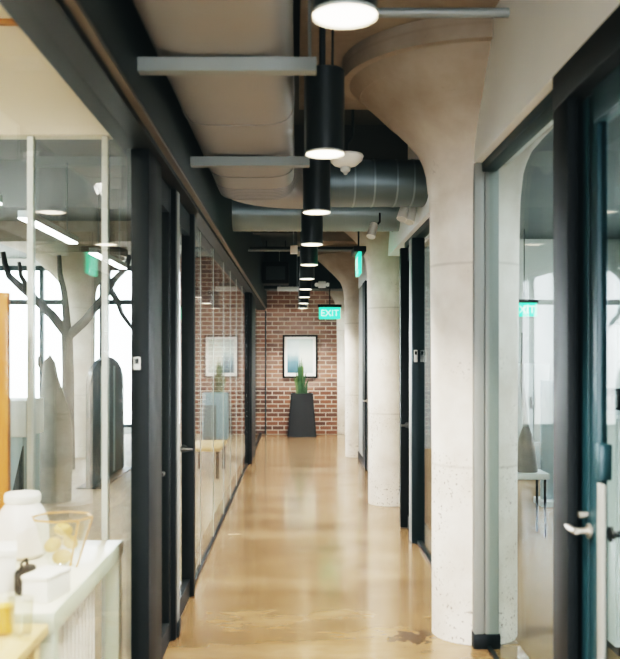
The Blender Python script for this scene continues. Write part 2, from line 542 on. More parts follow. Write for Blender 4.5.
d1 = struct_root('door_1', (-0.70, 4.62, 0))
MB().box(-0.72, -0.68, 4.34, 4.42, 0.01, 2.455, 0.002).build('stile', M_BLACK, d1)
MB().box(-0.72, -0.68, 4.82, 4.895, 0.01, 2.455, 0.002).build('stile', M_BLACK, d1)
MB().box(-0.72, -0.68, 4.42, 4.82, 2.32, 2.455).build('rail', M_BLACK, d1)
MB().box(-0.72, -0.68, 4.42, 4.82, 0.01, 0.12).build('rail', M_BLACK, d1)
MB().box(-0.705, -0.695, 4.42, 4.82, 0.12, 2.32).build('glass_pane', M_GLASS, d1)
lever(d1, (-0.68, 4.39, 0.97), (0.5, 0, 0), (0, 0.6, 0), M_DSTEEL)

d2 = struct_root('door_2', (-0.70, 5.5, 0))
MB().box(-0.735, -0.655, 5.77, 5.86, 0.01, 2.46, 0.003).build('stile', M_BLACK, d2)
MB().box(-0.72, -0.68, 5.12, 5.20, 0.01, 2.455).build('stile', M_BLACK, d2)
MB().box(-0.72, -0.68, 5.20, 5.77, 2.32, 2.455).build('rail', M_BLACK, d2)
MB().box(-0.72, -0.68, 5.20, 5.77, 0.01, 0.12).build('rail', M_BLACK, d2)
MB().box(-0.705, -0.695, 5.20, 5.77, 0.12, 2.32).build('glass_pane', M_GLASS, d2)
lever(d2, (-0.72, 5.768, 0.955), (0, -1, 0), (0.5, 0, 0), M_DSTEEL)

# -- right wall: near door, sidelight, stub, glass, doors
struct('trim_%d' % tn, MB().box(0.943, 1.07, 1.0, 3.31, 2.45, 2.576, 0.003), M_BLACK); tn += 1
struct('trim_%d' % tn, MB().box(0.985, 1.06, 3.31, 4.76, 2.525, 2.575, 0.003), M_TEAL); tn += 1
struct('trim_%d' % tn, MB().box(0.945, 0.982, 3.13, 3.31, 0, 2.45, 0.004).box(0.982, 1.04, 3.22, 3.31, 0, 2.45, 0.004), M_BLACK); tn += 1
struct('trim_%d' % tn, MB().box(0.945, 0.998, 4.765, 4.86, 0.075, 2.574, 0.004).box(1.002, 1.075, 4.765, 4.86, 0.075, 2.574, 0.004), M_STUB); tn += 1
struct('baseboard_right', MB().box(0.94, 1.081, 4.755, 4.86, 0, 0.075, 0.003), M_BLACK)
struct('trim_%d' % tn, MB().box(1.01, 1.03, 3.31, 4.76, 0, 0.02), M_BLACK); tn += 1
pane(1.012, 1.024, 3.315, 4.77, 0.02, 2.525, M_RGLASS)
d3 = struct_root('door_3', (1.02, 2.6, 0))
MB().box(1.0, 1.045, 3.09, 3.205, 0.01, 2.445, 0.012).box(1.003, 1.042, 3.0, 3.084, 0.01, 2.445, 0.012).build('stile', M_STEAL, d3)
MB().box(1.001, 1.012, 2.935, 2.995, 0.01, 1.13, 0.002).build('edge_strip', M_STUB, d3)
MB().box(0.995, 1.045, 1.9, 2.05, 0.01, 2.445, 0.003).build('stile', M_STEAL, d3)
MB().box(0.995, 1.045, 2.05, 3.02, 2.33, 2.445, 0.003).build('rail', M_STEAL, d3)
MB().box(0.995, 1.045, 2.05, 3.02, 0.01, 0.10, 0.003).build('rail', M_STEAL, d3)
MB().box(1.014, 1.026, 2.05, 2.99, 0.10, 2.33).build('glass_pane', M_DGLASS, d3)
MB().box(0.995, 1.04, 2.955, 3.0, 1.14, 1.26, 0.006).build('lock_case', M_STEAL, d3)
lever(d3, (1.0, 3.06, 0.955), (-1, 0, 0), (0, 1, 0))
lever(d3, (1.045, 3.0, 0.955), (1, 0, 0), (0, -1, 0), M_BLACK)
MB().tube([(1.0, 3.09, 1.005), (0.97, 3.09, 1.005)], 0.012, 14).build('thumb_turn', M_CHROME, d3)

struct('trim_%d' % tn, MB().box(1.0, 1.04, 5.28, 7.42, 0, 0.03), M_BLACK); tn += 1
pane(1.012, 1.024, 5.28, 6.3, 0.03, 2.525)
pane(1.012, 1.024, 6.315, 7.42, 0.03, 2.525)
struct('trim_%d' % tn, MB().box(0.985, 1.06, 5.28, 8.17, 2.525, 2.575), M_TEAL); tn += 1
struct('trim_%d' % tn, MB().box(0.957, 1.06, 7.42, 7.50, 0, 2.525, 0.003), M_TEAL); tn += 1
struct('trim_%d' % tn, MB().box(0.957, 1.05, 7.50, 7.62, 0, 2.525, 0.003), M_STUB); tn += 1
d4 = struct_root('door_4', (1.0, 7.85, 0))
MB().box(0.94, 1.04, 8.08, 8.17, 0.01, 2.52, 0.003).build('stile', M_BLACK, d4)
MB().box(1.0, 1.04, 7.63, 7.72, 0.01, 2.52, 0.003).build('stile', M_BLACK, d4)
MB().box(1.0, 1.04, 7.72, 8.08, 2.40, 2.52).build('rail', M_BLACK, d4)
MB().box(1.0, 1.04, 7.72, 8.08, 0.01, 0.12).build('rail', M_BLACK, d4)
MB().box(1.014, 1.026, 7.72, 8.08, 0.12, 2.40).build('glass_pane', M_GLASS, d4)
lever(d4, (1.0, 8.078, 0.93), (0, -1, 0), (-0.5, 0, 0), M_DSTEEL)
struct('trim_%d' % tn, MB().box(1.08, 1.14, 8.18, 9.45, 0.0, 2.575), M_STUB); tn += 1
struct('trim_%d' % tn, MB().box(0.97, 1.06, 9.7, 10.36, 0.0, 2.575), M_RHEAD); tn += 1
d5 = struct_root('door_5', (1.0, 11.8, 0))
MB().box(0.955, 1.04, 11.31, 12.2, 0.01, 2.57, 0.003).build('leaf', M_TEAL, d5)
MB().box(0.955, 1.04, 10.38, 11.29, 0.01, 2.57, 0.003).build('leaf', M_TEAL, d5)
lever(d5, (0.955, 12.05, 0.95), (-1, 0, 0), (0, -1, 0))
struct('trim_%d' % tn, MB().box(0.955, 1.06, 12.74, 13.72, 0.10, 2.575), M_STUB); tn += 1
struct('baseboard_right_far', MB().box(0.945, 1.06, 12.74, 13.72, 0, 0.10), M_BLACK)
struct('trim_%d' % tn, MB().box(1.0, 1.1, 14.2, 17.7, 0.0, 2.575), M_RHEAD); tn += 1

struct('trim_%d' % tn, MB().box(0.94, 1.05, 12.21, 12.73, 0, 2.575), M_BLACK); tn += 1

# -- rooms behind the glass
# meeting room, left of the camera: cream ceiling and cream bulkhead over a glass cross partition
struct('ceiling_meeting_room', MB().box(-6, -0.80, YN, 4.16, 3.10, 3.18), M_CREAM)
struct('wall_meeting_room', MB().box(-6, -0.80, 4.16, 4.26, 2.575, 3.5), M_CREAM)
struct('trim_%d' % tn, MB().box(-6, -0.80, 4.13, 4.158, 3.075, 3.099), M_COPPER); tn += 1
xs = [-0.735, -0.89, -1.237, -2.3, -3.4, -6]
for a, b in zip(xs, xs[1:]):
    pane(b + 0.016, a - 0.016, 4.20, 4.212, 0, 2.575)
    if b > -5:
        struct('trim_%d' % tn, MB().box(b - 0.014, b + 0.014, 4.185, 4.225, 0, 2.575), M_JOINT); tn += 1
struct('wall_meeting_room_rear', MB().box(-6, -0.80, YN, YN + 0.1, 0, 3.1), M_LHEAD)
struct('wall_meeting_room_side', MB().box(-6.1, -6, YN, 4.26, 0, 3.1), M_CREAM)
# open office beyond
struct('wall_left_outer', MB().box(-9, -8.8, YN, 19, 0, 1.0).box(-9, -8.8, YN, 19, 2.7, 3.5).box(-9, -8.8, YN, 9, 1.0, 2.7), M_WHITE)
struct('wall_office_back', MB().box(-8.8, -2.3, 18.0, 18.2, 0, 0.12).box(-8.8, -2.3, 18.0, 18.2, 3.36, 3.5), M_WHITE)
mb = MB()
for x in (-8.7, -7.5, -6.3, -5.1, -3.9, -2.7):
    mb.box(x - 0.04, x + 0.04, 18.02, 18.14, 0.12, 3.36)
mb.box(-8.8, -2.3, 18.02, 18.14, 2.58, 2.68).box(-8.8, -2.3, 18.02, 18.14, 3.26, 3.36).box(-8.8, -2.3, 18.02, 18.14, 0.12, 0.18)
struct('trim_%d' % tn, mb, M_LHEAD); tn += 1
pane(-8.8, -2.3, 18.07, 18.08, 0.75, 3.36, M_WGLASS)
pane(-8.9, -8.89, 9, 19, 1.0, 2.7, M_WGLASS)
# room on the right
struct('wall_right_outer', MB().box(5.8, 6, YN, 19, 0, 0.9).box(5.8, 6, YN, 19, 2.6, 3.5).box(5.8, 6, YN, 9.0, 0.9, 2.6).box(5.8, 6, 14.0, 19, 0.9, 2.6), M_WHITE)
pane(5.9, 5.91, 9.0, 14, 0.9, 2.6, M_WGLASS)
struct('wall_right_room_back', MB().box(1.3, 5.8, 15.0, 15.2, 0, 2.5), M_STUB)
struct('wall_right_room_rear', MB().box(1.1, 5.8, YN, YN + 0.1, 0, 3.5), M_STUB)
struct('wall_right_room_upper', MB().box(1.3, 5.8, 15.0, 15.2, 2.5, 3.5), M_GREY)


t = thing('card_reader', (-0.69, 3.945, 1.49), 'small pale card reader on the black post beside the near left glass', 'card reader', 'card readers')
MB().box(-0.712, -0.682, 3.938, 3.949, 1.49, 1.545, 0.002).build('reader_body', M_LGREY, t)
MB().box(-0.706, -0.688, 3.936, 3.938, 1.515, 1.54).build('reader_window', M_BLACK, t)
t = thing('card_reader', (0.985, 7.41, 1.50), 'small pale card reader on the dark jamb between the two nearest columns', 'card reader', 'card readers')
MB().box(0.972, 1.0, 7.406, 7.419, 1.50, 1.60, 0.003).build('reader_body', M_LGREY, t)
MB().box(0.977, 0.995, 7.404, 7.406, 1.56, 1.59).build('reader_window', M_BLACK, t)

# ------------------------------------------------------------------ columns
def make_column(x, y, label, panel=True):
    t = thing('concrete_column', (x, y, 0), label, 'column', 'mushroom columns')
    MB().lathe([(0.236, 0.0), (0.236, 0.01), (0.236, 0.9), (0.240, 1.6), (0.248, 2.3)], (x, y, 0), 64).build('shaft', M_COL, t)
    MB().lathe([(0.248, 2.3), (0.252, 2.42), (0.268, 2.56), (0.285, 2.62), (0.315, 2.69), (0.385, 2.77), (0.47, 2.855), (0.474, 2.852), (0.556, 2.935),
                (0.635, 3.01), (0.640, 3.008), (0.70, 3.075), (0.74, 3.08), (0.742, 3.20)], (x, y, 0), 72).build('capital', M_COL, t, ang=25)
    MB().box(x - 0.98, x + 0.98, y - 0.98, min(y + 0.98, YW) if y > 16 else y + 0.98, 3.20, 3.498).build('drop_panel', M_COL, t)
    return t


make_column(1.0, 5.05, 'pale concrete column with flared capital nearest the camera, against the right glass wall')
make_column(1.0, 9.50, 'second pale concrete column along the right wall, speckled with dark pits')
make_column(1.0, 13.95, 'third pale concrete column along the right wall, beyond the side-on exit sign')
make_column(1.0, 17.95, 'farthest pale concrete column on the right, touching the brick wall')
make_column(-3.36, 13.95, 'white concrete column standing in the office behind the left glass')

# ------------------------------------------------------------------ ducts
def superell(a, b, n=3.4, seg=40):
    out = []
    for i in range(seg):
        t = 2 * PI * i / seg
        c, s = math.cos(t), math.sin(t)
        out.append((a * abs(c) ** (2 / n) * (1 if c >= 0 else -1), b * abs(s) ** (2 / n) * (1 if s >= 0 else -1)))
    return out


ZD = 2.815
DX = -0.278
t = thing('supply_duct', (-0.25, 4.0, ZD - 0.18), 'wide flat cream air duct under the ceiling, bending right at its far end', 'duct')
path = [((DX, y, ZD), (1, 0, 0)) for y in (-2.0, 1.0, 3.0, 5.0, 6.25)]
R = 0.36
for k in range(1, 9):
    a = k / 8 * PI / 2
    path.append(((DX + R * (1 - math.cos(a)), 6.25 + R * math.sin(a), ZD), (math.cos(a), -math.sin(a), 0)))
cross = [((x, 6.25 + R, ZD), (0, -1, 0)) for x in (0.0822, 0.3, 0.6, 0.942)]
MB().sweep(path, superell(0.268, 0.165, 4.2)).build('duct_body', M_DUCT, t)
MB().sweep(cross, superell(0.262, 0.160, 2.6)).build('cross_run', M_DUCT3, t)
for y in (2.55, 4.30, 5.55):
    pr = superell(0.272, 0.169, 4.2)
    MB().sweep([((DX, y - 0.012, ZD), (1, 0, 0)), ((DX, y + 0.012, ZD), (1, 0, 0))], pr).build('joint_band', M_DUCT, t)
mb = MB()
for k in range(8):
    y = 5.95 + k * 0.055
    mb.sweep([((DX, y - 0.008, ZD), (1, 0, 0)), ((DX, y + 0.008, ZD), (1, 0, 0))], superell(0.2715, 0.1685, 4.2))
mb.build('corrugated_collar', M_DUCT, t)
for x in (0.42, 0.56, 0.72, 0.84):
    MB().sweep([((x - 0.006, 6.61, ZD), (0, -1, 0)), ((x + 0.006, 6.61, ZD), (0, -1, 0))], superell(0.266, 0.164, 2.6)).build('seam', M_DUCT2, t)

t = thing('spiral_duct', (0.16, 8.3, 2.7), 'round grey spiral duct crossing the corridor behind the bend of the flat duct', 'duct')
MB().tube([(-0.588, 8.3, 2.885), (0.978, 8.3, 2.885)], 0.185, 40).build('duct_body', M_DUCT2, t)
for x in (-0.3, 0.5):
    MB().tube([(x, 8.3, 3.06), (x, 8.3, 3.5)], 0.006, 8).build('hanger_rod', M_STRUT, t)
for k in range(17):
    x = -0.52 + k * 0.088
    MB().tube([(x, 8.3, 2.885), (x + 0.008, 8.3, 2.885)], 0.189, 40).build('seam', M_DUCT2, t)


def strut(y, z, label):
    t = thing('duct_strut', (-0.27, y, z), label, 'strut', 'struts under the flat duct')
    MB().prism([(-0.025, -0.022), (0.025, -0.022), (0.025, 0.022), (0.014, 0.022), (0.014, -0.008), (-0.014, -0.008), (-0.014, 0.022), (-0.025, 0.022)],
               'X', -0.588, 0.075)
    mb = MB().prism([(y - 0.03, z - 0.026), (y + 0.03, z - 0.026), (y + 0.03, z + 0.024), (y + 0.015, z + 0.024), (y + 0.015, z - 0.01), (y - 0.015, z - 0.01), (y - 0.015, z + 0.024), (y - 0.03, z + 0.024)], 'X', -0.588, 0.075)
    mb.build('channel', M_STRUT, t, smooth=False)
    MB().tube([(0.05, y, z - 0.02), (0.05, y, 3.498)], 0.006, 8).build('hanger_rod', M_STRUT, t)
    return t


strut(3.32, 2.62, 'grey steel strut under the flat duct, the one nearer the camera')
strut(4.96, 2.62, 'grey steel strut under the flat duct, the farther one')

# pipes and ceiling clutter
tag(MB().tube([(0.30, 4.0, 3.075), (0.984, 4.0, 3.075)], 0.022, 14).build('conduit_pipe', M_STRUT), 'pale grey pipe crossing in front of the nearest column capital', 'pipe')
tag(MB().tube([(-0.588, 10.9, 2.83), (0.95, 10.9, 2.83)], 0.016, 10).build('conduit_pipe', M_STRUT), 'thin pale pipe crossing under the far ceiling behind the spiral duct', 'pipe')
tag(MB().tube([(-0.588, 11.3, 2.90), (0.95, 11.3, 2.90)], 0.022, 10).build('conduit_pipe', M_LHEAD), 'dark pipe crossing the far ceiling just above the thin pale pipe', 'pipe')
struct('trim_%d' % tn, MB().box(HL + 0.002, HR - 0.002, 16.3, 16.9, 2.77, 3.5), M_TEAL); tn += 1
for y in (7.6, 11.9):
    struct('trim_%d' % tn, MB().box(HL + 0.002, 0.0 if y > 9 else HR - 0.002, y, y + 0.25, 3.18, 3.5), M_CEIL); tn += 1
t = thing('air_handler', (-0.33, 15.2, 2.74), 'black box-shaped air unit hung below the far ceiling on the left', 'air unit')
MB().box(-0.56, -0.12, 14.95, 15.5, 2.76, 3.12, 0.01).build('casing', M_BLACK, t)
MB().box(-0.50, -0.18, 14.935, 14.95, 2.82, 3.04).build('grille', M_LHEAD, t)
for x in (-0.5, -0.18):
    MB().tube([(x, 15.2, 3.11), (x, 15.2, 3.498)], 0.008, 8).build('hanger_rod', M_BLACK, t)
t = thing('strip_light', (-0.13, 15.9, 2.70), 'pale strip light fixed below the dark beam in front of the brick wall', 'light')
MB().box(-0.34, 0.06, 16.2, 16.301, 2.72, 2.80, 0.008).build('housing', M_LGREY, t)
for x in (-0.30, 0.02):
    MB().tube([(x, 16.22, 2.79), (x, 16.22, 3.5)], 0.006, 8).build('hanger_rod', M_STRUT, t)
t = thing('emergency_light', (0.46, 16.2, 2.75), 'small white twin-head emergency light right of the far pendants', 'light')
MB().box(0.40, 0.54, 16.20, 16.301, 2.78, 2.90, 0.012).build('housing', M_WHITE, t)
for x in (0.37, 0.57):
    MB().tube([(x, 16.25, 2.85), (x, 16.15, 2.83)], [0.025, 0.038], 16).build('lamp_head', M_WHITE, t)
t = thing('junction_box', (-0.03, 10.86, 2.80), 'small cream junction box on the thin pipe under the far ceiling', 'junction box')
MB().box(-0.07, 0.02, 10.80, 10.886, 2.78, 2.88, 0.006).build('box_body', M_CREAM, t)
MB().tube([(-0.03, 10.84, 2.87), (-0.03, 10.84, 3.502)], 0.007, 8).build('conduit', M_STRUT, t)

# ------------------------------------------------------------------ pendants
PX, PZ = 0.129, 2.45
ord_ = ['nearest the camera, cut by the top of the picture', 'second from the camera', 'third from the camera', 'fourth from the camera', 'fifth from the camera',
        'sixth from the camera', 'seventh from the camera', 'eighth from the camera', 'ninth from the camera', 'farthest from the camera, by the brick wall']
pend = thing('pendant_light', (PX, 2.37, PZ), '', 'pendant light', 'black cylinder pendants in a row')
o = (PX, 2.37, 0)
MB().lathe([(0.070, PZ + 0.012), (0.086, PZ), (0.086, PZ + 0.36), (0.080, PZ + 0.366)], o, 40).build('shade', M_PEND, pend)
MB().lathe([(0.083, PZ - 0.001), (0.076, PZ - 0.004), (0.02, PZ - 0.005)], o, 40).build('lens', M_LENS, pend)
MB().lathe([(0.0862, PZ - 0.008), (0.0872, PZ - 0.006), (0.0872, PZ + 0.001), (0.0862, PZ + 0.003)], o, 40, cap=False).build('rim', M_LGREY, pend)
MB().tube([(PX - 0.012, 2.37, PZ + 0.36), (PX - 0.012, 2.37, 3.498)], 0.014, 12).build('stem', M_PEND, pend)
MB().tube([(PX + 0.032, 2.37, PZ + 0.36), (PX + 0.036, 2.37, PZ + 0.7), (PX + 0.034, 2.37, 3.498)], 0.005, 8).build('power_cord', M_PEND, pend)
pend['label'] = 'black cylinder pendant light ' + ord_[0]
for k in range(1, 10):
    dup(pend, (PX, 2.37 + 1.62 * k, PZ), 'black cylinder pendant light ' + ord_[k])
tag(MB().tube([(0.19, 3.5, 3.498), (0.197, 3.5, 3.15), (0.185, 3.5, 2.98), (0.172, 3.52, 2.88)], 0.006, 8).build('hanging_cable', M_RED), 'short red cable hanging from the ceiling beside the second pendant', 'cable')

# dome fixture on a short rod
c = (0.335, 6.1, 0)
t = thing('ceiling_dome', (c[0], c[1], 2.80), 'small white dome fixture hanging right of the second pendant', 'dome fixture')
MB().lathe([(0.02, 2.925), (0.118, 2.915), (0.124, 2.902), (0.114, 2.875), (0.078, 2.842), (0.038, 2.83)], c, 36).build('dome', M_WHITE, t)
MB().lathe([(0.036, 2.832), (0.034, 2.805), (0.016, 2.793), (0.012, 2.78)], c, 24).build('sensor_nub', M_LGREY, t)
MB().tube([(c[0] + 0.01, c[1], 2.92), (c[0] + 0.01, c[1], 2.99), (c[0] + 0.05, c[1], 3.04), (c[0] + 0.05, c[1], 3.498)], 0.010, 8).build('stem', M_LHEAD, t)


def spot(x, y, z, label):
    t = thing('spotlight', (x, y, z), label, 'spotlight', 'white spotlights by the ducts')
    MB().tube([(x, y, z), (x - 0.035, y - 0.05, z - 0.12)], [0.034, 0.040], 16).build('lamp_head', M_WHITE, t)
    MB().tube([(x - 0.0355, y - 0.051, z - 0.1215), (x - 0.0362, y - 0.052, z - 0.1235)], 0.034, 16).build('lens', M_LGREY, t)
    MB().tube([(x, y, z - 0.03), (x + 0.05, y, z + 0.02), (x + 0.05, y, z + 0.10)], 0.009, 8).build('bracket', M_BLACK, t)
    return t


spot(0.845, 6.95, 2.72, 'white spotlight left of the other beside the nearest column')
spot(0.915, 7.05, 2.71, 'white spotlight right of the other beside the nearest column')
spot(0.70, 8.05, 2.73, 'white spotlight under the spiral duct in front of the second column')


# exit signs
def exit_sign(loc, face, label):
    x, y, z = loc
    t = thing('exit_sign', loc, label, 'exit sign', 'green exit signs')
    w, h = 0.19, 0.115
    if face == 'Y':
        MB().box(x - w, x + w, y - 0.012, y + 0.012, z - h, z + h - 0.02, 0.004).build('sign_plate', M_EXIT, t)
        MB().box(x - w - 0.02, x + w + 0.02, y - 0.04, y + 0.04, z + h - 0.02, z + h + 0.03, 0.004).build('mount_bar', M_BLACK, t)
        MB().tube([(x, y, z + h + 0.03), (x, y, 3.498)], 0.008, 8).build('hanger_rod', M_BLACK, t)
        text_mesh('EXIT', 0.16, M_EXITL, t, (0, -0.014, -0.012), (PI / 2, 0, 0))
    else:
        MB().box(x - 0.016, x + 0.016, y - w, y + w, z - h, z + h - 0.02, 0.004).build('sign_plate', M_EXIT, t)
        MB().box(x - 0.06, x + 0.06, y - w - 0.02, y + w + 0.02, z + h - 0.02, z + h + 0.03, 0.004).build('mount_bar', M_BLACK, t)
        MB().tube([(x, y, z + h + 0.03), (x, y, 3.498)], 0.008, 8).build('hanger_rod', M_BLACK, t)
        text_mesh('EXIT', 0.16, M_EXITL, t, (-0.018, 0, -0.012), (PI / 2, 0, -PI / 2))
        text_mesh('EXIT', 0.16, M_EXITL, t, (0.018, 0, -0.012), (PI / 2, 0, PI / 2))
    return t


exit_sign((0.615, 8.85, 2.46), 'X', 'green exit sign seen almost edge-on, hanging left of the second column')
exit_sign((0.60, 16.0, 2.32), 'Y', 'green exit sign facing the camera in front of the brick wall')
exit_sign((3.50, 13.8, 2.27), 'Y', 'small green exit sign hanging in the room behind the right glass')

# ------------------------------------------------------------------ end wall: picture, planter, plant
px0, px1, pz0, pz1 = -0.262, 0.424, 1.116, 1.964
yb = YW - 0.002
t = thing('framed_picture', ((px0 + px1) / 2, yb, pz0), 'black-framed picture with pale blue print on the brick wall', 'picture')
mb = MB()
fw = 0.035
mb.box(px0, px0 + fw, yb - 0.04, yb, pz0, pz1).box(px1 - fw, px1, yb - 0.04, yb, pz0, pz1)
mb.box(px0 + fw, px1 - fw, yb - 0.04, yb, pz0, pz0 + fw).box(px0 + fw, px1 - fw, yb - 0.04, yb, pz1 - fw, pz1)
mb.build('frame', M_BLACK, t)
MB().box(px0 + fw, px1 - fw, yb - 0.018, yb - 0.006, pz0 + fw, pz1 - fw).build('mat_board', M_PAPER, t)


def art_mat():
    m = bpy.data.materials.new('print')
    m.use_nodes = True
    nt = m.node_tree
    b = nt.nodes['Principled BSDF']
    b.inputs['Roughness'].default_value = 0.5
    tc = nt.nodes.new('ShaderNodeTexCoord')
    sp = nt.nodes.new('ShaderNodeSeparateXYZ'); nt.links.new(tc.outputs['Generated'], sp.inputs[0])
    n = nt.nodes.new('ShaderNodeTexNoise'); n.inputs['Scale'].default_value = 5; n.inputs['Detail'].default_value = 5
    nt.links.new(tc.outputs['Generated'], n.inputs['Vector'])
    ad = nt.nodes.new('ShaderNodeMath'); ad.operation = 'MULTIPLY_ADD'
    nt.links.new(n.outputs['Fac'], ad.inputs[0]); ad.inputs[1].default_value = 0.25; nt.links.new(sp.outputs['Z'], ad.inputs[2])
    left = ramp(nt, ad.outputs[0], [(0.1, (0.04, 0.10, 0.14)), (0.42, (0.12, 0.22, 0.27)), (0.62, (0.28, 0.40, 0.43)), (0.72, (0.50, 0.60, 0.58)), (1.0, (0.58, 0.66, 0.64))])
    right = ramp(nt, ad.outputs[0], [(0.1, (0.42, 0.50, 0.48)), (0.6, (0.66, 0.68, 0.60)), (0.9, (0.55, 0.63, 0.58))])
    rx = ramp(nt, sp.outputs['X'], [(0.0, (0, 0, 0)), (0.42, (0, 0, 0)), (0.5, (1, 1, 1))])
    mx = nt.nodes.new('ShaderNodeMix'); mx.data_type = 'RGBA'
    nt.links.new(rx.outputs['Color'], mx.inputs['Factor']); nt.links.new(left.outputs['Color'], mx.inputs['A']); nt.links.new(right.outputs['Color'], mx.inputs['B'])
    nt.links.new(mx.outputs['Result'], b.inputs['Base Color'])
    return m


MB().box(px0 + 0.09, px1 - 0.09, yb - 0.022, yb - 0.018, pz0 + 0.10, pz1 - 0.08).build('print', art_mat(), t)

pcx, pcy = 0.115, 17.42
t = thing('tall_planter', (pcx, pcy, 0), 'tall tapered black planter on the floor against the brick wall', 'planter')


def sq(h, z, c=(0.115, 17.42), r=0.02):
    pts = []
    for sx, sy, a0 in ((1, 1, 0), (-1, 1, 1), (-1, -1, 2), (1, -1, 3)):
        for k in range(4):
            a = (a0 + k / 3) * PI / 2
            pts.append(Vector((c[0] + sx * (h - r) + r * math.cos(a), c[1] + sy * (h - r) + r * math.sin(a), z)))
    return pts


MB().loft([sq(0.275, 0.0), sq(0.275, 0.02), sq(0.213, 0.80), sq(0.216, 0.83), sq(0.19, 0.83), sq(0.188, 0.78)]).build('planter_body', M_POT, t)
MB().loft([sq(0.187, 0.782), sq(0.187, 0.795)]).build('soil', M_SOIL, t)
t = thing('snake_plant', (pcx, pcy, 0.79), 'green snake plant with upright pointed leaves in the tall black planter', 'plant')
for k in range(15):
    a = k * 2.4
    rr = 0.010 + 0.0085 * k
    bx, by = pcx - 0.02 + rr * 0.8 * math.cos(a), pcy + rr * 0.6 * math.sin(a)
    hh = 0.76 - 0.034 * k + random.uniform(-0.04, 0.04)
    lean = Vector((math.cos(a), math.sin(a) * 0.6, 0)) * (0.01 + 0.003 * k)
    w = random.uniform(0.020, 0.028)
    ph = random.uniform(-0.6, 0.6)
    rings = []
    for i in range(8):
        s = i / 7
        c = Vector((bx, by, 0.785)) + lean * (s * s * 1.2) + Vector((0.008 * math.sin(6 * s + k), 0, hh * s))
        ww = w * (0.7 + 0.9 * s - 1.55 * s ** 3) + 0.001
        tw = ph + s * 0.7
        u = Vector((math.cos(tw), math.sin(tw), 0)); v = Vector((-math.sin(tw), math.cos(tw), 0))
        rings.append([c - u * ww, c + v * (0.25 * ww + 0.002), c + u * ww, c + v * (0.25 * ww - 0.003)])
    MB().loft(rings).build('leaf', M_LEAF if k % 3 else M_LEAF2, t)
tag(MB().tube([(-0.60, 17.76, 0.0), (-0.60, 17.76, 2.44)], 0.014, 10).build('wall_pipe', M_LHEAD), 'thin dark vertical pipe up the left side of the brick wall', 'pipe')

# ------------------------------------------------------------------ left meeting room furniture
TX, TZ = -0.785, 0.72
t = thing('display_table', (-1.4, 3.48, 0), 'pale green framed table with cream top behind the near left glass', 'table')
MB().box(-2.3, TX, 2.9, 4.06, 0.685, TZ, 0.006).build('tabletop', M_TOP, t)
MB().box(TX - 0.001, TX + 0.006, 2.895, 4.065, 0.655, 0.722, 0.002).box(-2.3, TX, 2.893, 2.9, 0.655, 0.722, 0.002).build('edge_band', M_PALEG, t)
for (x, y) in ((TX - 0.03, 4.02), (TX - 0.03, 2.945), (-2.25, 4.02), (-2.25, 2.945)):
    MB().box(x - 0.03, x + 0.03, y - 0.035, y + 0.035, 0, 0.684, 0.004).build('leg', M_PALEG, t)
MB().box(-2.2, TX - 0.05, 3.0, 3.98, 0.13, 0.15, 0.003).build('lower_shelf', M_PALEG, t)
t = thing('wire_basket', (-1.05, 3.48, 0.15), 'white wire basket with upright ribs on the lower shelf of the pale green table', 'basket')
bx0, bx1, by0, by1, bz0, bz1 = -1.28, -0.87, 3.12, 3.86, 0.155, 0.56
mb = MB()
for k in range(13):
    y = by0 + (by1 - by0) * k / 12
    for x in (bx0, bx1):
        mb.tube([(x, y, bz0), (x, y, bz1)], 0.007, 6)
for k in range(1, 8):
    x = bx0 + (bx1 - bx0) * k / 8
    for y in (by0, by1):
        mb.tube([(x, y, bz0), (x, y, bz1)], 0.007, 6)
mb.build('ribs', M_PORC, t)
for z in (bz0 + 0.005, bz1):
    mb = MB()
    mb.tube([(bx0, by0, z), (bx1, by0, z)], 0.010, 8).tube([(bx0, by1, z), (bx1, by1, z)], 0.010, 8)
    mb.tube([(bx0, by0, z), (bx0, by1, z)], 0.010, 8).tube([(bx1, by0, z), (bx1, by1, z)], 0.010, 8)
    mb.build('rim', M_PORC, t)
MB().box(bx0 + 0.02, bx1 - 0.02, by0 + 0.03, by1 - 0.03, bz0 + 0.006, bz0 + 0.30, 0.03).build('liner', M_PAPER, t)

t = thing('wooden_table', (-1.4, 2.2, 0), 'light wooden table in the bottom left corner, nearest the camera', 'table')
MB().box(-2.2, TX - 0.0, 1.5, 2.86, 0.665, 0.70, 0.006).build('tabletop', M_WOOD, t)
for (x, y) in ((TX - 0.05, 2.8), (TX - 0.05, 1.56), (-2.15, 2.8), (-2.15, 1.56)):
    MB().box(x - 0.03, x + 0.03, y - 0.03, y + 0.03, 0, 0.664, 0.004).build('leg', M_WOOD, t)

jx, jy = -1.13, 3.72
t = thing('storage_jar', (jx, jy, TZ), 'big round white jar with a wide lid on the pale green table', 'jar')
MB().lathe([(0.075, TZ), (0.098, TZ + 0.02), (0.108, TZ + 0.08), (0.105, TZ + 0.15), (0.085, TZ + 0.20), (0.066, TZ + 0.225)], (jx, jy, 0), 40).build('body', M_PORC, t)
MB().lathe([(0.070, TZ + 0.226), (0.074, TZ + 0.232), (0.074, TZ + 0.258), (0.068, TZ + 0.266), (0.02, TZ + 0.268)], (jx, jy, 0), 40).build('lid', M_PAPER, t)
gx, gy = -0.915, 3.52
t = thing('glass_bowl', (gx, gy, TZ), 'faceted clear glass bowl with copper rim on the pale green table', 'bowl')
prof = [(0.045, TZ + 0.001), (0.055, TZ + 0.004), (0.085, TZ + 0.08), (0.118, TZ + 0.20), (0.114, TZ + 0.20), (0.081, TZ + 0.082), (0.05, TZ + 0.012), (0.002, TZ + 0.010)]
MB().lathe(prof, (gx, gy, 0), 8, cap=False).build('bowl_wall', M_JARGLASS, t, smooth=False)
